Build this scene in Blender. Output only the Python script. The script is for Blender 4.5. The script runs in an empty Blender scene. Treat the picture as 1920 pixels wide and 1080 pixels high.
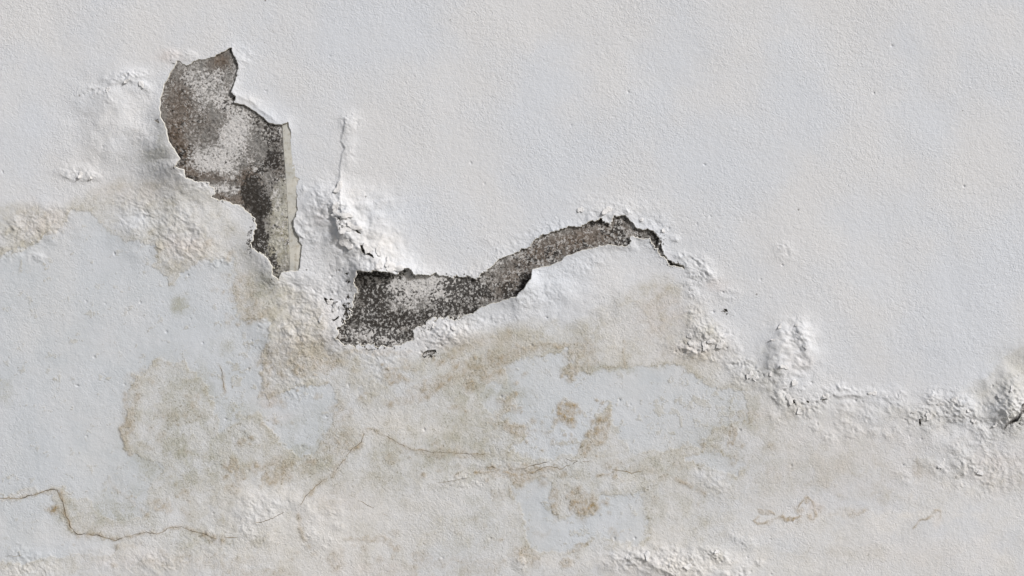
import bpy, math, random
import numpy as np

# ------------------------------------------------------------------ camera, sky, sun
S = bpy.context.scene
ZC = 1.5                       # height of the picture's centre on the wall; 1 photo pixel = 1 mm of wall
cam = bpy.data.objects.new('camera', bpy.data.cameras.new('camera'))
S.collection.objects.link(cam)
cam.location = (0, -2.6, ZC)
cam.rotation_euler = (math.radians(90), 0, 0)
cam.data.sensor_width = 36
cam.data.lens = 36 * 2.6 / 1.92
cam.data.clip_end = 5000
S.camera = cam

L = np.array([0.62, -0.56, 0.55]); L /= np.linalg.norm(L)
EL = math.asin(L[2]); AZ = math.atan2(L[0], L[1])
w = bpy.data.worlds.new('World'); S.world = w; w.use_nodes = True
nt = w.node_tree
sky = nt.nodes.new('ShaderNodeTexSky'); sky.sky_type = 'NISHITA'; sky.sun_disc = False
sky.sun_elevation = EL; sky.sun_rotation = AZ
sky.air_density = 1.0; sky.dust_density = 4.0; sky.ozone_density = 0.6
nt.links.new(sky.outputs[0], nt.nodes['Background'].inputs[0])
nt.nodes['Background'].inputs[1].default_value = 0.05
sl = bpy.data.lights.new('sun', 'SUN'); sl.energy = 3.0; sl.angle = math.radians(9); sl.color = (1, 0.985, 0.975)
sun = bpy.data.objects.new('sun', sl); S.collection.objects.link(sun)
from mathutils import Vector
sun.rotation_euler = Vector(L).to_track_quat('Z', 'Y').to_euler()
sun.location = (6, -6, 6)
S.view_settings.view_transform = 'Standard'; S.view_settings.look = 'None'
S.view_settings.exposure = 0.03; S.view_settings.gamma = 1

# ------------------------------------------------------------------ numeric helpers
def _h(ix, iy, seed):
    n = (ix.astype(np.int64) * 374761393 + iy.astype(np.int64) * 668265263 + seed * 974634777) & 0x7fffffff
    n = ((n ^ (n >> 13)) * 1274126177) & 0x7fffffff
    n = ((n ^ (n >> 15)) * 1103515245) & 0x7fffffff
    return (n ^ (n >> 16)) & 0xffff
_CT = np.cos(np.arange(1024)*2*math.pi/1024).astype(np.float32); _ST = np.sin(np.arange(1024)*2*math.pi/1024).astype(np.float32)
def perlin(x, y, seed=0):
    ix = np.floor(x); iy = np.floor(y); fx = (x - ix).astype(np.float32); fy = (y - iy).astype(np.float32)
    ix = ix.astype(np.int64); iy = iy.astype(np.int64)
    u = fx*fx*fx*(fx*(fx*6-15)+10); v = fy*fy*fy*(fy*(fy*6-15)+10)
    def g(dx, dy):
        a = _h(ix+dx, iy+dy, seed) & 1023
        return _CT[a]*(fx-dx) + _ST[a]*(fy-dy)
    a = g(0,0); b = g(1,0); c = g(0,1); d = g(1,1)
    return 1.5*((a+(b-a)*u)*(1-v) + (c+(d-c)*u)*v)
def fbm(x, y, wl, octv=3, seed=0, gain=0.5):
    s = 0; a = 1.0; t = 0
    for k in range(octv):
        s = s + a*perlin(x/wl + 17.3*k, y/wl + 5.1*k, seed + k); t += a; a *= gain; wl *= 0.5
    return s / t
def ridged(x, y, wl, octv=3, seed=0):
    s = 0; a = 1.0; t = 0
    for k in range(octv):
        s = s + a*(1 - 2.2*np.abs(perlin(x/wl + 3.3*k, y/wl, seed + k))); t += a; a *= 0.66; wl *= 0.5
    return s / t
def sstep(a, b, x):
    t = np.clip((x-a)/(b-a), 0, 1); return t*t*(3-2*t)
def segdist(X, Y, pts, closed):
    """distance to a polyline; for a closed one also the inside test"""
    D = np.full(X.shape, 1e18); ins = np.zeros(X.shape, bool)
    n = len(pts)
    for i in range(n if closed else n-1):
        x0, y0 = pts[i]; x1, y1 = pts[(i+1) % n]
        dx, dy = x1-x0, y1-y0; q = dx*dx+dy*dy + 1e-9
        t = np.clip(((X-x0)*dx + (Y-y0)*dy)/q, 0, 1)
        D = np.minimum(D, (X-x0-t*dx)**2 + (Y-y0-t*dy)**2)
        if closed and y0 != y1:
            c = ((y0 > Y) != (y1 > Y)) & (X < (x1-x0)*(Y-y0)/(y1-y0) + x0)
            ins ^= c
    D = np.sqrt(D)
    return np.where(ins, -D, D) if closed else D
def windowed(X, Y, pts, pad, closed=True, far=None):
    """signed distance, computed only near the outline"""
    xs = X[0]; ys = Y[:, 0]
    px = [p[0] for p in pts]; py = [p[1] for p in pts]
    i0, i1 = np.searchsorted(xs, [min(px)-pad, max(px)+pad]); j0, j1 = np.searchsorted(ys, [min(py)-pad, max(py)+pad])
    out = np.full(X.shape, float(far if far is not None else pad))
    if i1 > i0 and j1 > j0:
        s = (slice(j0, j1), slice(i0, i1)); out[s] = np.minimum(segdist(X[s], Y[s], pts, closed), out[s])
    return out
def ell(X, Y, cx, cy, rx, ry, rot=0):
    c, s = math.cos(math.radians(rot)), math.sin(math.radians(rot))
    u = (X-cx)*c + (Y-cy)*s; v = -(X-cx)*s + (Y-cy)*c
    return (u/rx)**2 + (v/ry)**2
def blob_local(X, Y, cx, cy, rx, ry):
    out = np.zeros(X.shape); R = 3*max(rx, ry)
    i0, i1 = np.searchsorted(X[0], [cx-R, cx+R]); j0, j1 = np.searchsorted(Y[:,0], [cy-R, cy+R])
    if i1 > i0 and j1 > j0: s = (slice(j0, j1), slice(i0, i1)); out[s] = np.exp(-ell(X[s], Y[s], cx, cy, rx, ry))
    return out
def blob(X, Y, cx, cy, rx, ry, rot=0): return np.exp(-ell(X, Y, cx, cy, rx, ry, rot))

# ------------------------------------------------------------------ traced outlines, in millimetres of wall
HOLE_A = [(317,138),(323,131),(332,113),(341,117),(350,122),(365,115),(386,110),(402,105),(417,98),(430,92),(435,87),(437,99),
 (445,112),(447,127),(445,143),(440,160),(435,173),(444,181),(439,193),(459,197),(480,208),(496,220),(505,231),(519,233),(529,232),
 (541,230),(545,247),(547,285),(549,327),(562,337),(557,350),(556,377),(558,393),(551,424),(558,440),(568,460),(563,492),(558,508),(543,509),
 (527,512),(524,528),(514,517),(511,498),(505,484),(492,476),(479,470),(472,459),(472,447),(478,428),(480,410),(463,397),(448,385),(428,378),(407,377),
 (394,371),(403,362),(397,352),(394,343),(381,343),(361,341),(352,331),(350,322),(335,315),(345,302),(336,286),(323,268),(319,245),(305,223),
 (300,203),(302,185),(307,160),(316,145)]
HOLE_B = [(670,506),(688,507),(696,511),(704,506),(727,511),(745,512),(752,503),(768,503),(777,514),(791,514),(821,514),(849,518),
 (866,518),(893,520),(904,511),(923,499),(935,485),(960,475),(978,466),(995,463),(1001,451),(1015,442),(1035,434),(1067,426),(1095,421),(1110,411),
 (1127,411),(1142,420),(1152,405),(1172,404),(1185,415),(1195,430),(1215,430),(1231,436),(1238,455),(1240,471),(1252,484),(1262,492),(1283,497),
 (1283,503),(1264,500),(1256,500),(1249,488),(1236,474),(1226,460),(1217,450),(1198,446),(1184,445),(1181,460),(1160,461),(1135,459),(1110,466),(1085,472),
 (1065,479),(1050,490),(1030,500),(1010,504),(999,506),(996,522),(987,537),(967,557),(942,565),(902,576),(882,590),(860,596),(838,596),(815,597),(796,608),
 (774,619),(776,636),(754,646),(727,652),(693,647),(663,648),(641,644),(632,631),(634,617),(652,600),(657,588),(662,572),(666,560),(671,541),(663,533),(670,519)]
SMALL = [
 [(676,459),(681,474),(688,478),(696,481),(704,485),(702,479),(693,473),(686,467),(681,460)],
 [(662,419),(666,431),(672,437),(679,440),(672,431),(667,425)],
 [(646,512),(651,516),(655,513),(651,511)],
 [(792,661),(803,656),(817,655),(819,660),(803,664),(796,672),(791,668)],
 [(291,228),(303,233),(303,229),(297,226)],
 [(1356,578),(1359,583),(1364,585),(1363,580)],
 [(1722,786),(1724,800),(1727,794),(1725,784)],
 [(1881,808),(1887,796),(1905,790),(1912,776),(1935,770),(1935,748),(1912,757),(1908,772),(1890,788),(1883,792)],
 [(606,556),(614,560),(620,565),(614,567),(608,562)],
 [(618,561),(622,566),(626,563),(621,559)],
 [(641,572),(645,577),(649,573),(644,570)],
 [(622,600),(631,597),(637,590),(636,596),(628,602)],
 [(1398,703),(1404,706),(1411,704),(1405,702)],
 [(1484,749),(1488,756),(1492,756),(1488,749)],
 [(1510,752),(1514,756),(1518,754),(1514,751)],
 [(1538,747),(1545,751),(1552,745),(1545,748)],
]

def hole_field(X, Y):
    """> 0 on the coat, < 0 in the holes; returns field, distances to A and B"""
    nx = fbm(X, Y, 26, 4, 11); ny = fbm(X, Y, 26, 4, 31); fine = fbm(X, Y, 7, 3, 51)
    Xw = X + 3.0*nx; Yw = Y + 3.0*ny
    # keep the old trowel line on the right of hole A straight and the clean-cut edges smooth
    fa = windowed(Xw, Yw, HOLE_A, 260); fb = windowed(Xw, Yw, HOLE_B, 260)
    calm = np.clip(blob(X,Y,310,190,30,90)+blob(X,Y,470,200,60,45,30)+blob(X,Y,547,290,16,75)+.5*blob(X,Y,558,450,14,70)+blob(X,Y,330,270,16,50)
                   + blob(X,Y,1000,530,40,40)+blob(X,Y,1060,490,70,20,-20)+blob(X,Y,900,590,60,20,-20), 0, 1)
    rag = (1-0.75*calm)
    loose = 0.7*blob(X,Y,850,600,60,12) + 0.6*blob(X,Y,860,516,50,12) + 1.0*blob(X,Y,652,590,30,60) + 0.8*blob(X,Y,700,648,70,16) + 0.7*blob(X,Y,470,455,20,45) + 0.8*blob(X,Y,385,350,40,16) + 0.6*blob(X,Y,815,600,40,14)+0.6*blob(X,Y,1235,465,25,30)
    mid = fbm(X, Y, 15, 3, 72)
    fa = fa + rag*(3.2*fine + 3.0*mid) + loose*8*fbm(X, Y, 9, 3, 71)
    fb = fb + rag*(3.6*fine + 4.0*mid) + loose*17*fbm(X, Y, 11, 4, 71, .65)
    fs = np.full(X.shape, 260.0)
    for p in SMALL: fs = np.minimum(fs, windowed(X + 1.2*nx, Y + 1.2*ny, p, 14, far=260))
    return fa, fb, fs + 0.9*fine

# ------------------------------------------------------------------ relief of the paint coat (mm towards the viewer)
def ridge_line(X, Y, pts, amp, wl, wr, pad=160, rough=.5, power=1.4):
    """a raised fold along a line; its upper-right side falls off over wr, its lower-left side over wl; it tapers at both ends"""
    xs_, ys_ = X[0], Y[:, 0]; px = [p[0] for p in pts]; py = [p[1] for p in pts]
    i0, i1 = np.searchsorted(xs_, [min(px)-pad, max(px)+pad]); j0, j1 = np.searchsorted(ys_, [min(py)-pad, max(py)+pad])
    out = np.zeros(X.shape)
    if i1 <= i0 or j1 <= j0: return out
    s = (slice(j0, j1), slice(i0, i1)); A = X[s] + 5*fbm(X[s], Y[s], 24, 3, 601); B = Y[s] + 5*fbm(X[s], Y[s], 24, 3, 602)
    best = np.full(A.shape, 1e18); side = np.zeros(A.shape); par = np.zeros(A.shape)
    q = [0.0]
    for (x0, y0), (x1, y1) in zip(pts[:-1], pts[1:]): q.append(q[-1] + math.hypot(x1-x0, y1-y0))
    for k, ((x0, y0), (x1, y1)) in enumerate(zip(pts[:-1], pts[1:])):
        dx, dy = x1-x0, y1-y0; l2 = dx*dx+dy*dy
        t = ((A-x0)*dx + (B-y0)*dy)/l2; tc = np.clip(t, 0, 1)
        d = (A-x0-tc*dx)**2 + (B-y0-tc*dy)**2
        nx_, ny_ = -dy, dx
        if nx_ - ny_ < 0: nx_, ny_ = -nx_, -ny_
        sd = ((A-x0)*nx_ + (B-y0)*ny_)/math.sqrt(l2)
        m = d < best; best[m] = d[m]; side[m] = sd[m]; par[m] = (q[k] + tc*math.sqrt(l2))[m]
    L_ = q[-1]; D = np.sqrt(best)
    tap = sstep(0, .3*L_, par)*sstep(0, .3*L_, L_-par)*.85 + .15*np.exp(-D/6)
    t = sstep(-3, 3, side); wd = wl*(1-t) + wr*t
    out[s] = amp*tap*np.clip(1 + rough*2*fbm(X[s], Y[s], 26, 3, 603), .1, 2)*np.exp(-(D/wd)**power)
    return out
def crumple(X, Y, fine=1.0):
    """where the coat is blown and wrinkled: list of (cx, cy, rx, ry, rot, strength mm)"""
    spots = [(235,143,40,10,-8,2.6),(205,180,9,24,-30,2.0),(150,325,42,10,5,2.4),(60,425,70,34,-20,1.7),(30,470,40,25,0,1.5),
      (300,400,85,40,15,1.8),(350,455,50,40,0,2.2),(270,420,50,30,0,1.4),(400,350,45,18,10,1.6),(560,600,70,75,0,1.9),(540,690,60,60,0,1.6),
      (610,380,32,42,0,2.4),(645,400,14,40,-10,2.2),(645,445,22,20,30,2.4),(740,470,50,22,30,.9),(600,530,60,35,0,1.8),(660,230,22,20,0,1.7),(655,290,10,40,0,1.0),
      (835,625,58,22,-5,3.0),(800,610,30,18,0,1.5),(700,665,70,14,0,1.6),(1150,395,70,22,-5,1.4),(1000,440,90,14,-25,1.2),(1230,430,25,30,45,1.5),(1320,515,26,14,20,2.8),(1300,530,22,10,0,2.0),
      (1330,625,42,22,20,3.8),(1300,655,48,16,10,3.0),(1300,610,16,20,0,2.6),(1495,625,34,30,-50,2.0),(1455,700,30,24,0,1.5),(1500,680,16,30,0,1.6),(1395,700,26,16,20,2.4),(1420,710,30,14,30,2.0),
      (1500,760,45,24,0,2.4),(1580,735,60,10,3,1.8),(1650,745,40,14,20,1.7),(1730,775,36,16,0,2.6),(1800,765,34,28,30,3.4),(1835,805,24,40,-35,3.0),(1895,760,36,45,0,3.6),(1630,780,30,20,0,1.4),
      (1870,880,60,40,0,1.4),(1750,875,30,12,30,2.2),(1830,875,24,14,40,2.6),(1250,1050,90,20,8,3.0),(1170,1050,34,22,0,2.2),(1340,1040,40,12,15,2.6),(1390,1010,30,12,30,1.6),
      (1470,470,18,18,0,1.8),(1010,550,60,24,-10,1.5),(1090,500,60,14,-15,1.5),(930,600,70,14,-15,1.3),(480,960,60,30,-20,1.2),(400,1010,60,20,0,1.0),(60,1070,50,20,0,1.8),(300,1060,60,20,0,1.2),
      (880,900,60,14,-8,1.4),(1330,900,40,24,40,1.4),(700,700,60,50,0,0.9),(180,170,20,10,0,2),(520,530,30,16,0,2.0),(600,620,50,40,0,1.2),
      (730,450,60,16,30,0.5),(765,505,30,10,20,1.2),(470,800,40,30,0,.8),(960,870,90,12,0,1.0),(1100,375,50,12,0,0.9),(430,310,1,1,0,0),(355,105,16,10,0,1.8),(460,105,14,18,0,1.6),(320,105,14,10,0,2.0),(580,470,14,30,0,.8)]
    rs = np.random.RandomState(5)
    path = np.array([(1165,395),(1235,425),(1290,500),(1325,545),(1322,620),(1345,655),(1400,695),(1450,715),(1490,750),(1560,742),(1640,745),(1720,768),(1790,765),(1840,790),(1905,765)], float)
    for i in range(70):
        k = rs.uniform(0, len(path)-1.001); q = path[int(k)]*(1-k%1) + path[int(k)+1]*(k%1)
        r_ = rs.uniform(5, 15); spots.append((q[0]+rs.randn()*16, q[1]+rs.randn()*14, r_*rs.uniform(1, 1.8), r_, rs.uniform(-60, 60), rs.uniform(1.2, 3.2)))
    for cx, cy, sx_, sy_, n_, a_ in [(600,400,34,44,14,2.0),(600,590,60,50,22,2.0),(60,430,60,40,14,1.8),(330,410,90,50,24,1.8),(1000,450,120,16,14,1.4),(850,625,60,16,10,2.2),(1250,1050,130,20,22,2.4),(1830,870,70,30,16,2.0),(1640,790,90,30,12,1.5),(240,200,50,50,3,1.4),(700,640,90,30,12,1.6),(520,980,110,40,14,1.4),(60,1060,60,20,8,1.8),(300,1060,60,20,6,1.4),(1560,800,80,30,8,1.3)]:
        for _ in range(n_):
            r_ = rs.uniform(5, 14); spots.append((cx+sx_*rs.randn()*.7, cy+sy_*rs.randn()*.7, r_*rs.uniform(1, 1.8), r_, rs.uniform(-60, 60), a_*rs.uniform(.5, 1.3)))
    m = np.zeros(X.shape)
    for cx, cy, rx, ry, rot, a in spots: 
        R = 2.2*max(rx, ry)+4; i0, i1 = np.searchsorted(X[0], [cx-R, cx+R]); j0, j1 = np.searchsorted(Y[:,0], [cy-R, cy+R])
        if i1 <= i0 or j1 <= j0: continue
        s = (slice(j0, j1), slice(i0, i1)); m[s] = np.maximum(m[s], a*np.exp(-ell(X[s], Y[s], cx, cy, rx*1.05, ry*1.05, rot)**1.5))
    m = m*(0.75+0.5*fbm(X, Y, 60, 2, 5))
    wx = 6*fbm(X, Y, 30, 2, 81); wy = 6*fbm(X, Y, 30, 2, 82)
    c, s_ = math.cos(.6), math.sin(.6)
    U = ((X+wx)*c + (Y+wy)*s_)*0.85; V = (-(X+wx)*s_ + (Y+wy)*c)*1.25
    big = sstep(-.1, .15, fbm(X, Y, 60, 2, 92)); r = ridged(U, V, 19, 3, 91)*(1-big) + 1.25*ridged(U, V, 36, 4, 93)*big
    b = 1-np.abs(fbm(X+wx, Y+wy, 13, 2, 95))*3
    return m*(1.1*np.maximum(r, -0.6) + 0.55*b), m
LIFTS = [ # cx, cy, radius, mm, decay
 (322,292,58,30,58),(300,300,50,6,70),(470,203,42,3,15),(438,170,16,4,10),(532,228,22,3,12),(447,120,25,1.5,8),(547,420,20,2,10),
 (690,504,36,13,30),(735,508,45,11,26),(905,512,32,6,14),(800,512,50,2,10),(992,532,24,12,30),(960,563,26,7,20),(900,582,34,7,20),(1060,484,36,4,16),(1130,462,46,3,14),
 (482,478,30,9,34),(510,510,28,9,34),(630,632,24,9,26),(660,580,30,3,20),(1190,440,30,3,12),(1110,412,60,2,9),(1000,452,60,1.5,8),(1240,470,30,2,8),
 (476,405,30,2,14),(680,468,16,9,26),(668,428,16,3,12),(318,215,30,4,12),(1885,800,18,5,16),(790,520,30,2,10),(420,100,30,2,8)]
def base_relief(X, Y): return 2.2*fbm(X, Y, 420, 2, 1) + 1.3*fbm(X, Y, 160, 2, 2)
def relief(X, Y, f, detail=1.0):
    h = base_relief(X, Y) + 0.28*fbm(X, Y, 45, 3, 3)
    h += detail*0.22*fbm(X, Y, 12, 2, 7)
    d = np.maximum(f, 0)
    for cx, cy, r, a, dec in LIFTS:
        h += a*blob(X, Y, cx, cy, r*1.25, r*1.25)*np.exp(-(d/dec)**1.2)
    # folds
    h += ridge_line(X, Y, [(654,205),(651,222),(648,235),(641,262),(650,275),(644,286),(641,305),(639,322),(640,335)], 2.6, 2.0, 20, 60)
    h += ridge_line(X, Y, [(640,325),(640,350),(641,385),(648,420),(666,456),(700,482),(740,500),(765,514)], 18, 42, 72, 230, .22, 1.6)
    h += ridge_line(X, Y, [(628,360),(630,400),(640,440),(660,465),(676,474)], 4, 5, 20, 60, .8)
    h += ridge_line(X, Y, [(655,395),(668,412),(684,440)], 3, 6, 14, 60)
    h += ridge_line(X, Y, [(440,174),(460,186),(480,196),(500,213),(520,228),(534,231)], 2.5, 5, 12, 60)
    h += ridge_line(X, Y, [(108,325),(140,337),(172,334),(178,322)], 1.6, 3, 18, 60)
    h += ridge_line(X, Y, [(196,152),(215,158),(245,150),(270,158)], 2.2, 5, 14, 60)
    h += ridge_line(X, Y, [(1446,640),(1438,680),(1446,708),(1455,722)], 2.0, 6, 26, 70)
    h += ridge_line(X, Y, [(1305,500),(1325,512),(1338,520),(1345,530)], 2.2, 5, 14, 60)
    h += ridge_line(X, Y, [(1272,648),(1300,662),(1330,656),(1352,648),(1368,655)], 2.4, 3, 18, 60)
    h += ridge_line(X, Y, [(1800,740),(1820,765),(1838,800),(1860,830)], 2.2, 5, 13, 60)
    h += ridge_line(X, Y, [(1140,1040),(1200,1045),(1260,1075),(1300,1090)], 2.4, 5, 16, 60)
    h += ridge_line(X, Y, [(820,907),(850,901),(885,893)], 1.0, 3, 10, 40)
    h += ridge_line(X, Y, [(1480,757),(1540,750),(1560,740),(1620,742),(1680,748)], 1.6, 3, 12, 50)
    # domes
    for cx, cy, rx, ry, rot, a in [(222,228,75,80,0,5.0),(1480,665,52,58,20,6),(1458,700,24,26,0,5),(1505,640,20,30,0,4),(1470,640,18,18,0,3),(1500,615,12,20,0,2.5),(1890,762,36,42,0,9),(1900,700,50,24,-35,-4),(1810,770,30,30,0,2),
          (330,420,70,60,0,3),(560,620,90,90,0,4),(850,622,50,20,-5,4),(480,950,60,40,-20,3),(1150,395,70,20,-4,2.5),(655,228,14,16,0,2.0),(1330,630,46,26,20,2.5),(1240,1060,90,24,8,3),
          (600,400,40,50,0,3),(1040,560,120,40,-15,3),(1890,690,60,40,-30,-2.5),(1740,960,90,40,-20,2.5),(450,110,10,14,0,1.5)]:
        h += a*blob(X, Y, cx, cy, rx, ry, rot)
    lump = fbm(X + 5*fbm(X, Y, 24, 2, 701), Y + 5*fbm(X, Y, 24, 2, 702), 40, 3, 703, .5); lump2 = 1 - 2.4*np.abs(fbm(X, Y, 46, 3, 704))
    for cx, cy, rx, ry, a in [(1482,665,54,66,8),(222,222,90,90,1.5),(700,430,55,60,2.5),(1890,755,40,60,7),(560,600,90,80,3),(1040,560,120,60,2),(1230,1050,140,30,4),(500,960,140,60,2.5),(850,620,60,25,4),(1810,790,60,50,4),
          (1325,640,60,30,3),(600,390,40,50,3),(330,420,110,60,3),(60,430,90,50,3),(1650,760,120,30,2.5),(1860,880,90,50,3),(150,320,50,20,2.5),(640,240,30,30,1.5),(750,480,50,24,2),(1420,710,40,20,3),(1000,900,300,80,1.0),(300,1050,200,40,2)]:
        g = np.exp(-ell(X, Y, cx, cy, rx, ry)**2); h += a*g*(.8*lump + .28*lump2)
    soft = fbm(X + 9*fbm(X, Y, 50, 2, 711), Y + 9*fbm(X, Y, 50, 2, 712), 85, 3, 713, .42)
    for cx, cy, rx, ry, a in [(215,225,105,105,6),(1480,665,70,75,4),(1885,740,60,70,12),(560,590,110,100,7),(1810,800,80,60,6),(1060,560,140,70,5),(330,430,130,70,6),(700,450,70,60,4)]:
        h += a*np.exp(-ell(X, Y, cx, cy, rx, ry)**2)*soft
    c, m = crumple(X, Y)
    h += c*detail + 0.35*m
    rs = np.random.RandomState(9)
    for cx, cy, sx_, sy_, n_ in [(620,560,26,40,22),(640,430,14,50,12),(1330,560,40,60,8),(1320,640,50,26,8),(1400,702,30,8,6),(1490,755,34,22,12),(1560,745,60,12,5),(1730,785,30,20,6),(1890,770,30,40,12),(1820,780,50,30,6),(1250,1060,110,20,6),(440,300,500,260,10),
                                 (900,760,500,200,34),(300,650,200,160,14),(1600,500,300,300,6),(1000,300,500,200,6),(610,600,50,50,16),(1240,440,60,30,6),(800,650,30,20,6)]:
        for _ in range(n_):
            h -= rs.uniform(1.2, 3.0)*blob_local(X, Y, cx+sx_*rs.randn()*.8, cy+sy_*rs.randn()*.8, rs.uniform(1.2, 2.4), rs.uniform(1.2, 2.6))
    # the lower, damp half of the wall is rougher
    h += detail*0.28*sstep(350, 650, Y)*fbm(X, Y, 20, 3, 9)
    return h, m

# ------------------------------------------------------------------ stains, plus some painted light and shade
DAMP = [(-2100,380),(0,372),(70,365),(120,378),(165,345),(240,322),(330,330),(400,352),(440,400),(470,440),(500,500),(560,520),(620,560),(640,640),(700,655),(780,662),(830,640),
 (900,612),(990,592),(1080,590),(1130,560),(1180,520),(1240,505),(1300,530),(1330,590),(1390,650),(1440,690),(1500,735),(1600,742),(1700,755),(1780,735),(1815,715),(1850,700),(1872,672),(1930,638),(2100,600),(4000,600),(4000,2100),(-2100,2100)]
CLEAN = [
 [(-2100,500),(0,482),(60,462),(110,435),(135,398),(170,402),(195,432),(235,455),(292,462),(288,500),(320,535),(358,505),(385,487),(435,487),(440,505),(432,530),(440,580),(455,604),
  (500,600),(505,620),(492,660),(482,700),(490,740),(500,762),(478,768),(440,790),(415,810),(408,780),(400,740),(380,705),(350,675),(290,672),(255,700),(240,740),(235,790),(222,802),
  (230,840),(270,865),(305,880),(282,900),(272,940),(278,962),(230,972),(190,962),(165,930),(130,930),(118,908),(80,912),(40,918),(0,926),(-2100,900)],
 [(-2100,950),(0,945),(95,928),(108,962),(128,1000),(222,1014),(205,1036),(100,1040),(50,1052),(-2100,1060)],
 [(495,765),(530,742),(570,730),(622,727),(624,752),(619,785),(600,812),(582,848),(562,852),(540,832),(515,802),(500,785)],
 [(950,683),(1010,673),(1060,660),(1069,680),(1049,690),(1055,712),(1100,702),(1160,692),(1250,688),(1300,700),(1330,730),(1395,735),(1400,785),(1345,798),(1312,832),(1240,842),(1200,832),(1165,822),
  (1152,792),(1152,762),(1140,755),(1115,775),(1112,800),(1092,826),(1082,850),(1000,858),(960,842),(985,822),(988,795),(940,785),(975,765),(968,730),(945,745),(940,762),(915,765),(905,742),(916,722),(938,720),(945,727),(955,722)],
 [(960,917),(1034,902),(1034,960),(1046,976),(1100,970),(1118,962),(1127,934),(1200,924),(1216,1000),(1196,1018),(1120,1003),(1070,1030),(995,1032),(985,965)],
 [(1170,815),(1240,818),(1232,842),(1180,846)],[(1290,858),(1330,850),(1400,870),(1380,890)],
]
OCHRE = [(243,790,9,30,10,.9),(441,880,9,16,0,1.2),(449,892,10,14,30,1.0),(524,878,22,22,10,.8),(508,898,16,12,0,1.1),(530,893,14,14,0,1.2),(300,945,18,10,0,.8),(500,690,12,34,0,.8),
 (545,660,60,26,-15,.5),(560,690,26,12,20,.8),(505,745,20,14,0,.6),(610,680,34,16,-10,.7),(740,705,26,9,20,1.1),(738,716,10,9,0,.9),(800,730,62,15,-24,.7),(880,722,8,14,0,1.3),(880,700,16,26,0,.8),(920,688,40,22,-20,.9),(960,665,44,9,-14,.9),
 (1020,650,60,6,-5,.7),(1090,665,30,26,20,.7),(1070,700,16,12,0,.9),(1065,772,19,20,0,1.4),(1074,792,9,8,0,1.2),(1135,790,10,24,10,1.1),(1118,818,16,20,30,1.1),(1098,838,16,12,0,1.0),(965,803,22,12,0,1.0),
 (985,808,8,10,0,.8),(960,768,18,7,-8,.8),(946,750,14,14,0,.6),(930,785,14,10,0,.5),(1000,880,46,7,-3,1.0),(975,895,26,9,0,1.1),(920,885,40,8,0,.6),(840,850,70,7,3,.6),(1097,945,26,20,0,1.5),(1085,925,10,14,0,1.0),(1040,945,6,26,0,.9),
 (932,930,14,10,0,.6),(960,925,6,14,0,.5),(985,1045,26,16,35,.7),(1062,1057,10,8,0,.9),(1085,1025,20,5,-20,.8),(1150,1000,8,10,0,.7),(630,1052,16,22,0,.7),(695,1011,46,6,2,.7),(735,1024,20,6,15,.7),(790,1045,16,14,30,.6),
 (1515,931,5,4,0,1.8),(1512,938,5,8,20,.9),(1478,971,20,3,0,1.5),(1435,962,11,4,10,1.1),(1372,818,5,20,10,1.0),(1372,833,4,4,0,1.2),(99,956,6,3,0,2.2),(100,957,16,8,20,.8),(123,965,5,22,-15,.7),
 (640,775,24,18,0,.5),(635,830,34,26,-30,.6),(575,880,16,10,0,.4),(380,1055,90,14,0,.4),(480,1075,70,8,0,.5),(340,780,44,14,0,.3),(365,760,10,8,0,.6),(440,915,16,12,0,.5),(850,668,16,6,0,.6),(770,690,16,6,10,.5),
 (860,660,30,10,-20,.4),(1400,780,30,8,0,.3),(1610,962,20,6,-10,.6),(1720,880,8,20,0,.4),(250,715,16,16,0,.4),(1200,880,30,8,0,.3),(1150,870,20,8,0,.4),(430,600,8,12,0,.4),(1580,960,30,7,-10,.3),(880,1060,70,14,0,.4),
 (455,545,22,30,0,.5),(480,590,26,18,0,.7),(710,660,60,6,0,.6),(855,765,14,6,0,.6),(520,345,8,10,0,0)]
PINK = [(1600,880,260,90,.38),(1750,1040,200,40,.35),(350,460,34,26,.9),(80,415,50,30,.6),(250,360,60,20,.45),(1240,590,50,45,.7),(1290,660,60,24,.5),(1870,880,60,40,.7),(530,780,30,12,.4),(505,745,16,16,.7),(600,620,60,60,.4),(320,105,22,14,.9),(1520,950,14,20,.9),
 (1345,535,22,10,.7),(880,640,80,14,.5),(1500,680,30,20,.4),(1200,1060,90,30,.4),(700,1070,80,16,.5),(240,1050,70,20,.5),(620,940,60,30,.4),(1755,975,12,12,.8),(600,410,14,14,.5),(1740,890,12,30,.4),(180,1000,60,20,.3),(1450,780,60,20,.3)]
LIME_LIT = [(770,808,70,20,.7),(620,960,150,40,.5),(450,1040,120,30,.5),(1120,1045,60,14,.6),(800,1000,70,30,.4),(760,800,60,26,.5),(640,1040,100,20,.5),(1700,968,230,13,.9),(1450,1000,90,14,.6),(1250,955,60,14,.5),(540,930,60,22,.6),(1150,645,15,40,.55),(1700,1040,120,40,.5),(1400,1040,70,24,.6),(1500,1060,90,20,.5),(1880,960,80,50,.6),(90,1000,60,24,.4),(160,860,40,20,.2),(560,1000,160,70,.7),(300,1030,130,24,.5),(470,930,60,30,.7),(720,970,60,24,.6),(740,800,60,22,.7),(1240,1010,80,30,.6),(1330,1060,110,30,.9),(1450,990,90,30,.6),(1650,985,90,30,.8),(1800,930,110,40,.6),(1850,1020,110,60,.5),(1040,1050,60,16,.7),(1850,1050,60,30,.8),
 (880,905,50,14,.5),(1180,900,30,16,.6),(720,460,50,34,.7),(660,390,26,46,.6),(1485,655,42,56,.45),(240,230,90,90,.35),(60,1070,70,16,.6),(1885,770,30,40,.4),(470,190,34,16,.5),(910,500,40,14,.6),(860,620,60,22,.4),(1150,390,70,20,.3)]  # blister and hole-lip entries paint the brightness of lit slopes
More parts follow.
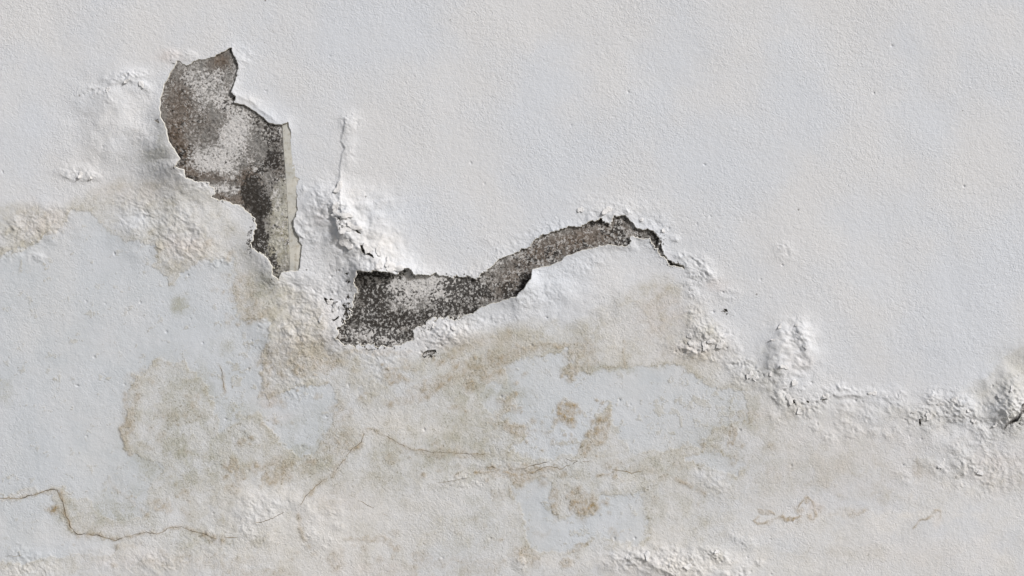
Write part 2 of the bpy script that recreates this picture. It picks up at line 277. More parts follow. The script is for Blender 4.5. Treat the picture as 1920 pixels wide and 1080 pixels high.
GREEN = [(340,780,70,80,.6),(1895,690,34,30,.3),(590,860,60,30,.6),(1200,890,90,30,.5),(830,830,90,30,.6),(880,960,60,50,.3),(250,950,60,40,.4),(1400,780,60,30,.5),(340,860,80,60,.8),(350,730,60,50,.5),(150,960,60,30,.4),(200,965,70,30,.7),(230,985,80,14,.5),(860,790,70,50,.5),(960,860,50,12,.4),(800,880,130,40,.55),(620,830,60,50,.5),(430,810,60,60,.5),(580,860,50,40,.6),(380,1010,60,20,.6),(900,730,80,60,.6),(1230,870,70,20,.5),(1280,950,80,30,.4),
 (340,570,16,14,.9),(425,645,22,20,.5),(440,770,20,16,.5),(560,800,40,20,.3),(1330,830,60,30,.4),(900,1000,90,50,.2),(10,735,12,16,.8),(290,290,36,20,.5),(310,260,16,30,.4),(1440,690,16,30,.5),(1140,690,60,6,.7),(1050,880,60,20,.4),(495,545,26,40,.6),(460,360,1,1,0),(1900,780,30,24,.5),(1445,860,100,60,.25)]  # the pair beside the upper hole's left edge paints shade into the coat
LINES = [ # rusty or ochre water lines: points, strength, half width
 ([(0,933),(32,936),(60,928),(95,918),(112,920)], .5, 3),([(112,920),(119,942),(121,960),(130,980),(133,990),(146,1003)], 1.0, 5),([(146,1003),(185,1004),(218,1013),(235,1006),(275,998),(298,1002),(315,990),(340,988),(375,998),(410,1012)], .7, 4),
 ([(380,1000),(415,1012)], .9, 8),([(690,798),(682,815),(676,832),(658,845)], .8, 5),([(645,862),(628,884),(592,912),(575,930)], .6, 5),([(690,798),(715,815),(740,827),(770,843),(810,847),(860,850),(912,853)], .5, 4),([(890,886),(930,884),(960,890),(1000,885),(1040,872)], 1.0, 3),
 ([(560,965),(563,990),(570,1010),(578,1025)], .7, 4),([(1120,893),(1140,890),(1155,882)], .7, 3),([(1495,961),(1499,948),(1508,936),(1516,931),(1524,942),(1529,958),(1532,967),(1526,974),(1516,971)], .8, 2),([(1425,970),(1412,977),(1420,984),(1440,978),(1460,973),(1480,975),(1500,968)], .8, 2.2),
 ([(1422,955),(1445,960),(1452,964)], .8, 2.5),([(1712,990),(1725,978),(1740,970),(1755,958),(1762,960),(1763,968)], .8, 2.2),([(800,745),(830,720),(850,705)], .8, 6),([(835,705),(852,695),(862,680)], .8, 3),([(1270,895),(1300,915),(1320,925)], .6, 5),
 ([(410,684),(418,700),(416,712),(424,736)], .5, 3),([(480,560),(476,590),(470,605),(446,608)], .6, 4),([(1170,640),(1172,688),(1135,690)], .5, 3),([(205,905),(240,935),(275,965)],.3,4),([(235,740),(236,790),(222,805),(245,850)],.6,5)]
def stains(X, Y):
    wx = 16*fbm(X, Y, 70, 3, 101) + 6*fbm(X, Y, 18, 3, 105); wy = 16*fbm(X, Y, 70, 3, 102) + 6*fbm(X, Y, 18, 3, 106)
    off = np.clip((-30-X)/220, 0, 1) + np.clip((X-1950)/220, 0, 1); wy = wy + off*170*fbm(X, Y, 330, 3, 141)
    sx = 5*fbm(X, Y, 26, 4, 107); sy = 5*fbm(X, Y, 26, 4, 108) + off*110*fbm(X, Y, 330, 3, 141)
    Xw, Yw = X+wx, Y+wy
    fd = -segdist(Xw, Yw, DAMP, True)
    fc = np.full(X.shape, 300.0)
    for p in CLEAN: fc = np.minimum(fc, windowed(X+sx*1.6, Y+sy*1.6, p, 60, far=300))
    fine = fbm(X, Y, 9, 3, 111)
    fc = fc + 5.0*fine + 12*fbm(X, Y, 34, 5, 123, .72) - 1.5 - 9*blob(X, Y, 565, 785, 70, 65)
    damp = sstep(-4, 26, fd + 10*fbm(X, Y, 50, 3, 113))*sstep(-1, 3.5, fc)
    # soft upper part and the broad variation inside the stained zone
    var = 0.62 + 0.75*fbm(X, Y, 120, 4, 115) + 0.25*fbm(X, Y, 24, 3, 116)
    right = 0.45 + 0.55*(1-sstep(1250, 1500, X)*(1-sstep(900, 1100, Y)*0.3))
    blot = sstep(-.10, .12, fbm(Xw, Yw, 75, 5, 124, .68)); blot2 = sstep(.02, .16, fbm(Xw, Yw, 40, 5, 125, .7))
    right = right*(1 - .40*sstep(890, 960, Y)*(1-.5*sstep(.0, .2, fbm(X, Y, 130, 3, 140))))
    damp = damp*np.clip(var, 0.12, 1.2)*right*(.60 + .36*blot + .34*blot2)
    f2 = fbm(X, Y, 24, 5, 128, .72); br = .78*blob(Xw, Yw, 1310, 765, 130, 60) + .35*blob(Xw, Yw, 1080, 800, 90, 80) + .6*blob(Xw, Yw, 450, 700, 40, 90) + .5*blob(Xw, Yw, 1100, 960, 120, 60) 
    spot2 = sstep(.02, .12, f2 - .30 + .42*np.clip(br, 0, 1))*sstep(40, 0, fc)*sstep(0, 40, fd)
    fleck = .6*sstep(.27, .36, fbm(X, Y, 26, 5, 126, .72))*sstep(0, 60, fd)*sstep(40, 0, fc)
    damp = np.maximum(damp, .8*fleck*right); damp = np.maximum(damp, .6*spot2*np.clip(right + .3, 0, 1)); damp = np.maximum(damp, .42*np.exp(-ell(X, Y, 1895, 705, 80, 55, -35)**2)*sstep(-3, 6, fd))  # last term: greyer oval below the diagonal at the right edge
    tide = 1.25*np.exp(-np.abs(fc-4.5)/4.5)*sstep(-4, 20, fd)*(0.35+1.0*np.clip(fbm(X, Y, 60, 2, 117)+.2, 0, 1))
    def acc(lst, warp, hard, seed):
        o = np.zeros(X.shape)
        for t in lst:
            cx, cy, rx, ry = t[:4]; rot = t[4] if len(t) == 6 else 0; a = t[-1]
            if a == 0: continue
            R = 3.2*max(rx, ry)+12
            i0, i1 = np.searchsorted(X[0], [cx-R, cx+R]); j0, j1 = np.searchsorted(Y[:,0], [cy-R, cy+R])
            if i1 <= i0 or j1 <= j0: continue
            s = (slice(j0, j1), slice(i0, i1))
            e = ell(X[s]+warp*sx[s], Y[s]+warp*sy[s], cx, cy, rx*1.15, ry*1.15, rot)
            o[s] = np.maximum(o[s], a*np.exp(-e**hard))
        return o
    och = acc(OCHRE, 2.2, 3.0, 0)*(0.8+1.1*fine)*(0.85+0.7*fbm(X, Y, 22, 2, 118))
    rs = np.random.RandomState(12); spots = []
    for cx, cy, sx_, sy_, n_, a_ in [(620,700,120,60,26,.8),(900,700,90,50,34,.9),(1090,800,50,60,26,1.0),(980,800,60,50,16,.8),(500,860,70,50,24,.9),(1100,940,60,40,16,.9),(950,890,110,16,30,.9),(300,780,60,90,24,.6),(330,940,60,30,14,.7),
                                     (1380,820,60,40,12,.6),(820,850,120,20,20,.6),(1250,890,100,40,18,.5),(950,1010,120,50,22,.5),(700,1030,140,40,16,.5),(430,540,50,60,10,.6),(820,660,90,24,16,.7),(1500,970,60,16,10,.7),(280,1020,100,30,12,.5)]:
        for _ in range(n_):
            q = rs.uniform(1.5, 7)**1.0; spots.append((cx+sx_*rs.randn()*.6, cy+sy_*rs.randn()*.6, q*rs.uniform(.8, 1.8), q, rs.uniform(-60, 60), a_*rs.uniform(.45, 1.25)))
    och = np.maximum(och, acc(spots, .9, 1.5, 0)*sstep(-5, 10, fd)*(.8+1.0*fine))
    for p, a, wd in LINES:
        D = windowed(X + 1.2*sx, Y + 1.2*sy, p, 40, closed=False)
        och = np.maximum(och, 1.3*a*np.exp(-(D/wd)**2)*(.75+1.2*fbm(X, Y, 16, 2, 130)))
    pink = acc(PINK, 2.2, 1.0, 0)*(0.8+0.8*fbm(X, Y, 30, 3, 119))
    lime_lit = acc(LIME_LIT, 3, 1.0, 0)*(0.75+0.9*fbm(X, Y, 40, 4, 120))
    green = acc(GREEN, 3, 1.1, 0)*(.35 + .9*sstep(-.12, .12, fbm(X, Y, 44, 5, 121, .68)))
    for gx_, gy_, gr_, gq_, ga_ in [(330,760,75,70,.55),(400,840,90,50,.5),(870,780,70,60,.35),(300,900,60,40,.35),(560,650,80,70,.4),(1000,650,80,14,.4),(1540,890,150,45,.5),(1640,925,90,22,.55),(1400,900,70,50,.4),(1560,1040,200,26,.4),(1720,870,50,40,.4),(1880,880,50,30,.4)]:
        damp = np.maximum(damp, ga_*np.exp(-ell(Xw, Yw, gx_, gy_, gr_, gq_)**2)*sstep(-1.5, 4.5, fc)*(.6+.6*blot))
    cl = lambda a: np.clip(a, 0, 2).astype(np.float32)
    cool = sstep(0, 40, fd)*sstep(4.5, -1.5, fc)*(.75+.5*fbm(X, Y, 90, 3, 122))
    return cl(cool), cl(damp), cl(och), cl(tide), cl(pink), cl(lime_lit), cl(green), fd

# ------------------------------------------------------------------ materials
def mat(name):
    m = bpy.data.materials.new(name); m.use_nodes = True
    t = m.node_tree; b = t.nodes['Principled BSDF']
    return m, t, b
class N:
    def __init__(s, t): s.t = t
    def new(s, k, **kw):
        n = s.t.nodes.new(k)
        for a, v in kw.items(): setattr(n, a, v)
        return n
    def put(s, sock, v):
        if hasattr(v, 'is_linked'): s.t.links.new(v, sock)
        elif v is not None: sock.default_value = v
    def math(s, op, a, b=None, clamp=False):
        n = s.new('ShaderNodeMath', operation=op, use_clamp=clamp); s.put(n.inputs[0], a)
        if b is not None: s.put(n.inputs[1], b)
        return n.outputs[0]
    def mix(s, f, a, b, mode='MIX'):
        n = s.new('ShaderNodeMix', data_type='RGBA', blend_type=mode); n.clamp_factor = True
        s.put(n.inputs[0], f); s.put(n.inputs[6], a); s.put(n.inputs[7], b); return n.outputs[2]
    def noise(s, co, scale, det=3, rough=0.5, dist=0.0):
        n = s.new('ShaderNodeTexNoise'); s.put(n.inputs['Vector'], co); n.inputs['Scale'].default_value = scale
        n.inputs['Detail'].default_value = det; n.inputs['Roughness'].default_value = rough; n.inputs['Distortion'].default_value = dist
        return n.outputs['Fac']
    def ramp(s, f, a, b, smooth=True):
        n = s.new('ShaderNodeMapRange', interpolation_type='SMOOTHSTEP' if smooth else 'LINEAR'); s.put(n.inputs['Value'], f)
        n.inputs['From Min'].default_value = a; n.inputs['From Max'].default_value = b; return n.outputs['Result']
    def attr(s, name): return s.new('ShaderNodeAttribute', attribute_name=name, attribute_type='GEOMETRY')
    def sep(s, c):
        n = s.new('ShaderNodeSeparateColor'); s.put(n.inputs[0], c); return n.outputs
def C(r, g, b): return (r, g, b, 1)

PAINT, t, b = mat('weathered_white_paint'); n = N(t)
co = n.new('ShaderNodeTexCoord').outputs['Object']
a1 = n.sep(n.attr('stain').outputs['Color']); a2 = n.sep(n.attr('bloom_tone').outputs['Color'])
damp, och, tide = a1[0], a1[1], a1[2]; pink, lime_lit, green = a2[0], a2[1], a2[2]
n_big = n.noise(co, 4.2, 4, .55); n_mid = n.noise(co, 28, 4, .6); n_fine = n.noise(co, 210, 3, .6); n_grain = n.noise(co, 420, 2, .6)
base = n.mix(n.ramp(n_big, .35, .65), C(.648,.682,.736), C(.682,.694,.716))  # broad cloudy tone painted in for the soft falloff of light
base = n.mix(n.math('MULTIPLY', n.attr('cool').outputs['Fac'], n.math('ADD', .62, n.math('MULTIPLY', n.ramp(n_mid, .35, .65), .28))), base, C(.540,.582,.625))
base = n.mix(n.math('MULTIPLY', damp, n.math('ADD', .60, n.math('MULTIPLY', n.ramp(n_mid, .35, .65), .4))), base, C(.500,.486,.430))
base = n.mix(n.math('MULTIPLY', green, n.math('ADD', .30, n.math('MULTIPLY', n.ramp(n_mid, .35, .62), .50))), base, C(.385,.390,.325))
base = n.mix(n.math('MULTIPLY', pink, 0.40), base, C(.690,.595,.550))
base = n.mix(n.math('MULTIPLY', lime_lit, 0.75), base, C(.770,.755,.735))
n_spk = n.noise(co, 300, 4, .7); n_blot = n.noise(co, 62, 5, .65)
base = n.mix(n.math('MULTIPLY', tide, n.math('ADD', .20, n.math('MULTIPLY', n.ramp(n_blot, .42, .62), .50))), base, C(.450,.430,.355))
of = n.math('MULTIPLY', och, n.math('ADD', .46, n.math('MULTIPLY', n.ramp(n_blot, .40, .60), .20)), True)
base = n.mix(of, base, C(.395,.318,.215))
rst = n.math('MULTIPLY', n.ramp(och, 1.15, 2.0), n.ramp(n_blot, .45, .60))
base = n.mix(n.math('MULTIPLY', rst, .6), base, C(.360,.240,.095))
# grime settled in the stained zone: fine granular dark specks
soil = n.math('ADD', n.math('MULTIPLY', damp, .42), n.math('ADD', n.math('MULTIPLY', green, .8), n.math('ADD', n.math('MULTIPLY', och, .8), n.math('MULTIPLY', tide, .5))))
soil = n.math('ADD', .05, soil)
sp = n.math('MULTIPLY', n.ramp(n_spk, .50, .66), n.math('MULTIPLY', soil, n.math('ADD', .50, n.math('MULTIPLY', n.ramp(n_blot, .40, .62), .9))), True)
base = n.mix(sp, base, C(.270,.255,.205))
v = n.new('ShaderNodeTexVoronoi', feature='F1'); n.put(v.inputs['Vector'], co); v.inputs['Scale'].default_value = 26; v.inputs['Randomness'].default_value = 1
sel = n.sep(v.outputs['Color'])
pin = n.math('MULTIPLY', n.math('LESS_THAN', n.math('ADD', v.outputs['Distance'], n.math('MULTIPLY', n_grain, .03)), n.math('ADD', .045, n.math('MULTIPLY', sel[1], .02))), n.math('GREATER_THAN', sel[0], .84))
base = n.mix(n.math('MULTIPLY', pin, .65), base, C(.12,.11,.10))
soot = n.attr('soot').outputs['Fac']
sg = n.math('ADD', n.math('MULTIPLY', n.noise(co, 300, 3, .6), .45), n.math('MULTIPLY', n.noise(co, 110, 5, .7), .55))
sf = n.ramp(n.math('ADD', n.math('SUBTRACT', 1.0, sg), n.math('MULTIPLY', soot, .26)), .60, .67)
base = n.mix(n.math('MULTIPLY', sf, n.ramp(soot, .02, .25)), base, C(.05,.045,.038))
n.put(b.inputs['Base Color'], base); b.inputs['Roughness'].default_value = 0.85; b.inputs['Specular IOR Level'].default_value = 0.25
# roller texture
h1 = n.noise(co, 170, 2, .5, .9); h2 = n.noise(co, 330, 2, .6, .3); h3 = n.noise(co, 90, 4, .7)
hh = n.math('ADD', n.math('MULTIPLY', h1, 1.0), n.math('MULTIPLY', h2, .55))
amp = n.ramp(n.noise(co, 7, 2), .3, .7)
hh = n.math('MULTIPLY', hh, n.math('SUBTRACT', n.math('ADD', .62, n.math('MULTIPLY', amp, .50)), n.math('MULTIPLY', n.attr('cool').outputs['Fac'], .34)))
hh = n.math('ADD', hh, n.math('MULTIPLY', h3, n.math('MULTIPLY', n.math('ADD', damp, n.math('MULTIPLY', och, .7)), 1.1)))
bp = n.new('ShaderNodeBump'); bp.inputs['Strength'].default_value = 1.0; bp.inputs['Distance'].default_value = 0.00118
n.put(bp.inputs['Height'], hh); n.put(b.inputs['Normal'], bp.outputs[0])

EDGE, t, b = mat('broken_coat_edge'); n = N(t); co = n.new('ShaderNodeTexCoord').outputs['Object']
n.put(b.inputs['Base Color'], n.mix(n.ramp(n.noise(co, 60, 3), .35, .65), C(.72,.71,.68), C(.56,.54,.48))); b.inputs['Roughness'].default_value = .9

BARE, t, b = mat('bare_mouldy_render'); n = N(t); co = n.new('ShaderNodeTexCoord').outputs['Object']
a = n.sep(n.attr('mineral').outputs['Color']); white, brown, putty = a[0], a[1], a[2]
g1 = n.noise(co, 215, 3, .7); g2 = n.noise(co, 120, 3, .6); g3 = n.noise(co, 38, 3, .6)
col = n.mix(n.ramp(g3, .35, .65), C(.185,.182,.176), C(.270,.264,.255))
col = n.mix(n.math('MULTIPLY', brown, .85), col, n.mix(n.ramp(g2, .35, .65), C(.110,.083,.062), C(.210,.172,.145)))
col = n.mix(putty, col, n.mix(n.ramp(g3, .4, .6), C(.46,.455,.405), C(.37,.355,.29)))
grain = n.math('ADD', n.math('MULTIPLY', g1, .66), n.math('MULTIPLY', g2, .34))
wf = n.ramp(n.math('ADD', grain, n.math('MULTIPLY', n.math('SUBTRACT', white, .5), .36)), .47, .60)
col = n.mix(wf, col, C(.60,.595,.595))
peb = n.noise(co, 260, 2, .5)
col = n.mix(n.math('MULTIPLY', n.ramp(peb, .46, .33), .9), col, n.mix(.6, col, C(.03,.026,.022)))
dk = n.attr('mould').outputs['Fac']
g4 = n.noise(co, 200, 4, .65)
dg = n.math('ADD', n.math('MULTIPLY', g4, .50), n.math('MULTIPLY', n.noise(co, 95, 5, .7), .50))
df = n.ramp(n.math('ADD', n.math('SUBTRACT', 1.0, dg), n.math('MULTIPLY', n.math('SUBTRACT', dk, .5), .34)), .505, .56)
col = n.mix(n.math('MULTIPLY', df, .93), col, C(.036,.033,.030))
# salt grains scattered over the mould
salt = n.math('MULTIPLY', n.ramp(n.noise(co, 185, 4, .7), .53, .58), n.math('ADD', .12, n.math('MULTIPLY', white, .95)), True)
col = n.mix(salt, col, C(.60,.595,.59))
n.put(b.inputs['Base Color'], col); b.inputs['Roughness'].default_value = .95; b.inputs['Specular IOR Level'].default_value = .15
bp = n.new('ShaderNodeBump'); bp.inputs['Distance'].default_value = .003; bp.inputs['Strength'].default_value = .9
n.put(bp.inputs['Height'], n.math('ADD', grain, n.math('MULTIPLY', g3, .6))); n.put(b.inputs['Normal'], bp.outputs[0])

STRIP, t, b = mat('smooth_grey_skim_plaster'); n = N(t); co = n.new('ShaderNodeTexCoord').outputs['Object']
col = n.mix(n.ramp(n.noise(co, 22, 3), .35, .65), C(.50,.505,.48), C(.60,.59,.54))
col = n.mix(n.math('MULTIPLY', n.ramp(n.noise(co, 110, 4, .7), .50, .64), .6), col, C(.33,.30,.23))
n.put(b.inputs['Base Color'], col); b.inputs['Roughness'].default_value = .8
bp = n.new('ShaderNodeBump'); bp.inputs['Distance'].default_value = .0006; n.put(bp.inputs['Height'], n.noise(co, 160, 3)); n.put(b.inputs['Normal'], bp.outputs[0])

DARK, t, b = mat('crack_void'); n = N(t); co = n.new('ShaderNodeTexCoord').outputs['Object']
n.put(b.inputs['Base Color'], n.mix(n.ramp(n.noise(co, 60, 3), .4, .62), C(.085,.066,.042), C(.30,.235,.145))); b.inputs['Roughness'].default_value = 1
GROUND, t, b = mat('pale_concrete_ground'); n = N(t); co = n.new('ShaderNodeTexCoord').outputs['Object']
col = n.mix(n.ramp(n.noise(co, 1.3, 5, .6), .3, .7), C(.30,.29,.27), C(.42,.41,.385)); col = n.mix(n.ramp(n.noise(co, 90, 3, .6), .5, .7), col, C(.24,.23,.21))
n.put(b.inputs['Base Color'], col); b.inputs['Roughness'].default_value = .9
bp = n.new('ShaderNodeBump'); bp.inputs['Distance'].default_value = .004; n.put(bp.inputs['Height'], n.noise(co, 60, 4)); n.put(b.inputs['Normal'], bp.outputs[0])

# ------------------------------------------------------------------ mesh helpers
def link(name, me, m, parent=None, label=None, group=None):
    o = bpy.data.objects.new(name, me); S.collection.objects.link(o)
    if m: me.materials.append(m)
    if parent: o.parent = parent
    if label: o['label'] = label
    if group: o['group'] = group
    return o
def world(px, py, h): return np.stack([(px-960)/1000.0, -h/1000.0, ZC + (540-py)/1000.0], -1)
def quad_mesh(name, V, F, smooth=True, attrs=None, normals=None):
    me = bpy.data.meshes.new(name); V = np.asarray(V, np.float32); F = np.asarray(F, np.int32)
    me.vertices.add(len(V)); me.vertices.foreach_set('co', V.ravel())
    me.loops.add(F.size); me.loops.foreach_set('vertex_index', F.ravel())
    me.polygons.add(len(F)); me.polygons.foreach_set('loop_start', np.arange(0, F.size, 4, dtype=np.int32))
    me.polygons.foreach_set('use_smooth', np.full(len(F), smooth, bool))
    me.update(calc_edges=True)
    for k, arr in (attrs or {}).items():
        if arr.ndim == 2:
            at = me.attributes.new(k, 'FLOAT_COLOR', 'POINT'); at.data.foreach_set('color', np.concatenate([arr, np.ones((len(arr),1))], 1).astype(np.float32).ravel())
        else:
            at = me.attributes.new(k, 'FLOAT', 'POINT'); at.data.foreach_set('value', arr.astype(np.float32))
    if normals is not None: me.normals_split_custom_set_from_vertices(np.asarray(normals, np.float32).tolist())
    return me
def grid_faces(ny, nx):
    i = np.arange(ny*nx).reshape(ny, nx)
    return np.stack([i[1:,:-1], i[1:,1:], i[:-1,1:], i[:-1,:-1]], -1).reshape(-1, 4)   # faces -Y

# ------------------------------------------------------------------ the wall
wall = bpy.data.objects.new('plaster_wall', None); S.collection.objects.link(wall); wall.location = (0, 0, 0)
wall['label'] = 'white painted plaster wall with two torn open patches, blistered paint and beige damp stains'; wall['category'] = 'wall'; wall['kind'] = 'thing'

STEP = 1.5
def axis(lo, hi, far_lo, far_hi):
    a = list(np.arange(lo, hi+.1, STEP)); d = STEP; x = a[-1]; up = []
    while x < far_hi: d = min(d*1.12, 40); x += d; up.append(x)
    up[-1] = far_hi; d = STEP; x = a[0]; dn = []
    while x > far_lo: d = min(d*1.12, 40); x -= d; dn.append(x)
    dn[-1] = far_lo
    return np.array(dn[::-1] + a + up, float)
xs = axis(-45, 1965, -2000, 3900); ys = axis(-45, 1125, -1300, 2040)
X, Y = np.meshgrid(xs, ys); ny, nx = X.shape
inx = ((X > -45) & (X < 1965) & (Y > -45) & (Y < 1125)).astype(float)
fa, fb, fs = hole_field(X, Y)
f = np.minimum(np.minimum(fa, fb), fs)
gy, gx = np.gradient(f, ys, xs); gm = np.sqrt(gx*gx+gy*gy) + 1e-6
dist = f/np.clip(gm, .35, 5)
near = (np.abs(dist) < 0.75*STEP)
X2 = np.where(near, X - dist*gx/gm, X); Y2 = np.where(near, Y - dist*gy/gm, Y)
keepv = dist > -0.75*STEP
H, CR = relief(X, Y, np.clip(np.minimum(fa, fb), 0, 400), detail=1.0)
H = np.where(inx > 0, H, H*0.999)
cool, damp, och, tide, pink, lime_lit, green, fd = stains(X, Y)
# mould specks that have crept over the paint round the crumbling edges
soot = np.zeros(X.shape)
for cx, cy, rx, ry, a_ in [(652,600,14,50,1.0),(700,652,70,9,.6),(790,612,30,12,.5),(655,540,10,30,.6),(630,570,18,16,.45),(805,664,14,9,1.1),(470,452,8,26,1.0),(476,405,8,20,.5),(385,345,40,7,.4),(1232,452,16,20,.8),(1262,496,22,7,.9),
    (1362,586,9,12,.8),(1404,704,14,4,.7),(1490,753,12,7,.6),(1540,749,12,4,.5),(1726,790,5,10,.6),(1895,790,26,16,.7),(640,425,8,22,.6),(648,455,12,12,.5),(840,598,50,6,.5),(324,118,12,8,.4),(298,228,6,5,.6),
    (1303,525,12,5,.5),(1332,545,5,5,.4),(880,702,6,10,.5),(510,528,10,8,.6),(850,516,60,5,.5),(335,316,14,8,.6),(425,378,30,5,.5)]:
    soot = np.maximum(soot, a_*blob(X, Y, cx, cy, rx, ry))
soot *= .62
near_edge = 0
V = world(X2, Y2, H)
# vertex normals of the full sheet
dzx = np.gradient(H, axis=1)/np.gradient(X, axis=1); dzy = np.gradient(H, axis=0)/np.gradient(Y, axis=0)
NV = np.stack([-dzx, -np.ones_like(H), dzy], -1); NV /= np.linalg.norm(NV, axis=-1, keepdims=True)
F = grid_faces(ny, nx)
kv = keepv.ravel(); kf = kv[F].all(1); F = F[kf]
stain = np.stack([damp, och, tide], -1).reshape(-1, 3); bloom_tone = np.stack([pink, lime_lit, green], -1).reshape(-1, 3)
Vf = V.reshape(-1, 3); NVf = NV.reshape(-1, 3)
# the blown blisters are parts of their own, cut out of the same sheet
nz = 9*fbm(X, Y, 30, 3, 201)
BL = [('white blistered fold of paint above the lower torn patch', [(628,205),(675,205),(690,240),(665,280),(660,330),(700,370),(715,430),(760,460),(775,498),(750,506),(690,503),(640,480),(615,440),(600,400),(585,360),(625,335),(630,270)]),
      ('shallow swollen blister with crumpled rim beside the upper torn patch', [(185,130),(240,118),(290,140),(312,180),(302,225),(322,262),(340,300),(320,330),(260,320),(190,330),(150,345),(100,325),(120,270),(150,220),(180,190)]),
      ('lone raised white blister on smooth paint right of centre', [(1445,620),(1490,595),(1520,615),(1524,690),(1490,730),(1450,735),(1430,690)]),
      ('crusty flaking band running to the right edge', [(1770,735),(1810,725),(1860,740),(1890,715),(1960,690),(1960,820),(1890,840),(1850,850),(1800,810),(1765,775)]),
      ('wrinkled flaking paint below the thin end of the lower torn patch', [(1262,640),(1290,590),(1330,595),(1375,630),(1385,660),(1340,672),(1270,668)]),
      ('crumpled flaking ridge at the bottom edge', [(1130,1035),(1200,1025),(1300,1030),(1400,1025),(1410,1060),(1340,1085),(1150,1090)])]
lab = np.zeros(X.shape, int)
for k, (_, p) in enumerate(BL): lab[(windowed(X, Y, p, 40) + nz < 0)] = k+1
fl = lab.ravel()[F[:, 0]]
for k in range(len(BL)+1):
    Fk = F[fl == k]; idx, inv = np.unique(Fk, return_inverse=True)
    me = quad_mesh('paint_coat' if k == 0 else 'paint_blister', Vf[idx], inv.reshape(-1, 4), True, {'stain': stain[idx], 'bloom_tone': bloom_tone[idx], 'cool': cool.ravel()[idx], 'soot': soot.ravel()[idx]}, NVf[idx])
    link(me.name, me, PAINT, wall, None if k == 0 else BL[k-1][0], None if k == 0 else 'blown blisters in the paint')
# broken edge: a bevelled rim round every hole, from the front of the coat back into the hole
E = np.concatenate([F[:, [0,1]], F[:, [1,2]], F[:, [2,3]], F[:, [3,0]]])
key = np.sort(E, 1); kk = key[:,0].astype(np.int64)*(ny*nx) + key[:,1]
u, first, cnt = np.unique(kk, return_index=True, return_counts=True)
be = E[first[cnt == 1]]
ij = np.stack(np.unravel_index(be[:,0], (ny, nx)), 1)
outer = (ij[:,0] == 0) | (ij[:,0] == ny-1) | (ij[:,1] == 0) | (ij[:,1] == nx-1)
be = be[~outer]
Gx = gx.ravel()/gm.ravel(); Gy = gy.ravel()/gm.ravel()
which = np.argmin(np.stack([fa, fb, fs]).reshape(3, -1)[:, be[:,0]], 0)
cen = np.array([np.mean(p, 0) for p in SMALL]); pos = np.stack([X.ravel()[be[:,0]], Y.ravel()[be[:,0]]], 1)
near_s = np.argmin(((pos[:,None,:]-cen[None])**2).sum(-1), 1)
which = np.where(which == 2, 2+near_s, which)
tn = (1.25 + 1.2*fbm(X, Y, 24, 2, 301)).ravel()
for k, lbl in enumerate(['broken paint edge round the upper torn patch', 'broken paint edge round the long lower torn patch', *['broken paint edge round a small chip']*len(SMALL)]):
    e = be[which == k]
    if not len(e): continue
    idx, inv = np.unique(e, return_inverse=True); inv = inv.reshape(-1, 2); m_ = len(idx)
    A = Vf[idx]; th = np.clip(tn[idx], .5, 3)
    into = 1.3 if k < 2 else .3
    px = -Gx[idx]*into; py = -Gy[idx]*into
    B = A.copy(); B[:,0] += px/1000; B[:,2] -= py/1000; B[:,1] += th/1000*.7
    D = A.copy(); D[:,0] += px/1000*.2; D[:,2] -= py/1000*.2; D[:,1] += np.maximum(th, 1.2)/1000*1.6
    F1 = np.stack([inv[:,1], inv[:,0], inv[:,0]+m_, inv[:,1]+m_], 1); F2 = F1 + m_
    me = quad_mesh('broken_edge', np.concatenate([A, B, D]), np.concatenate([F1, F2]), True)
    link('broken_edge', me, EDGE, wall, lbl, 'broken paint edges')

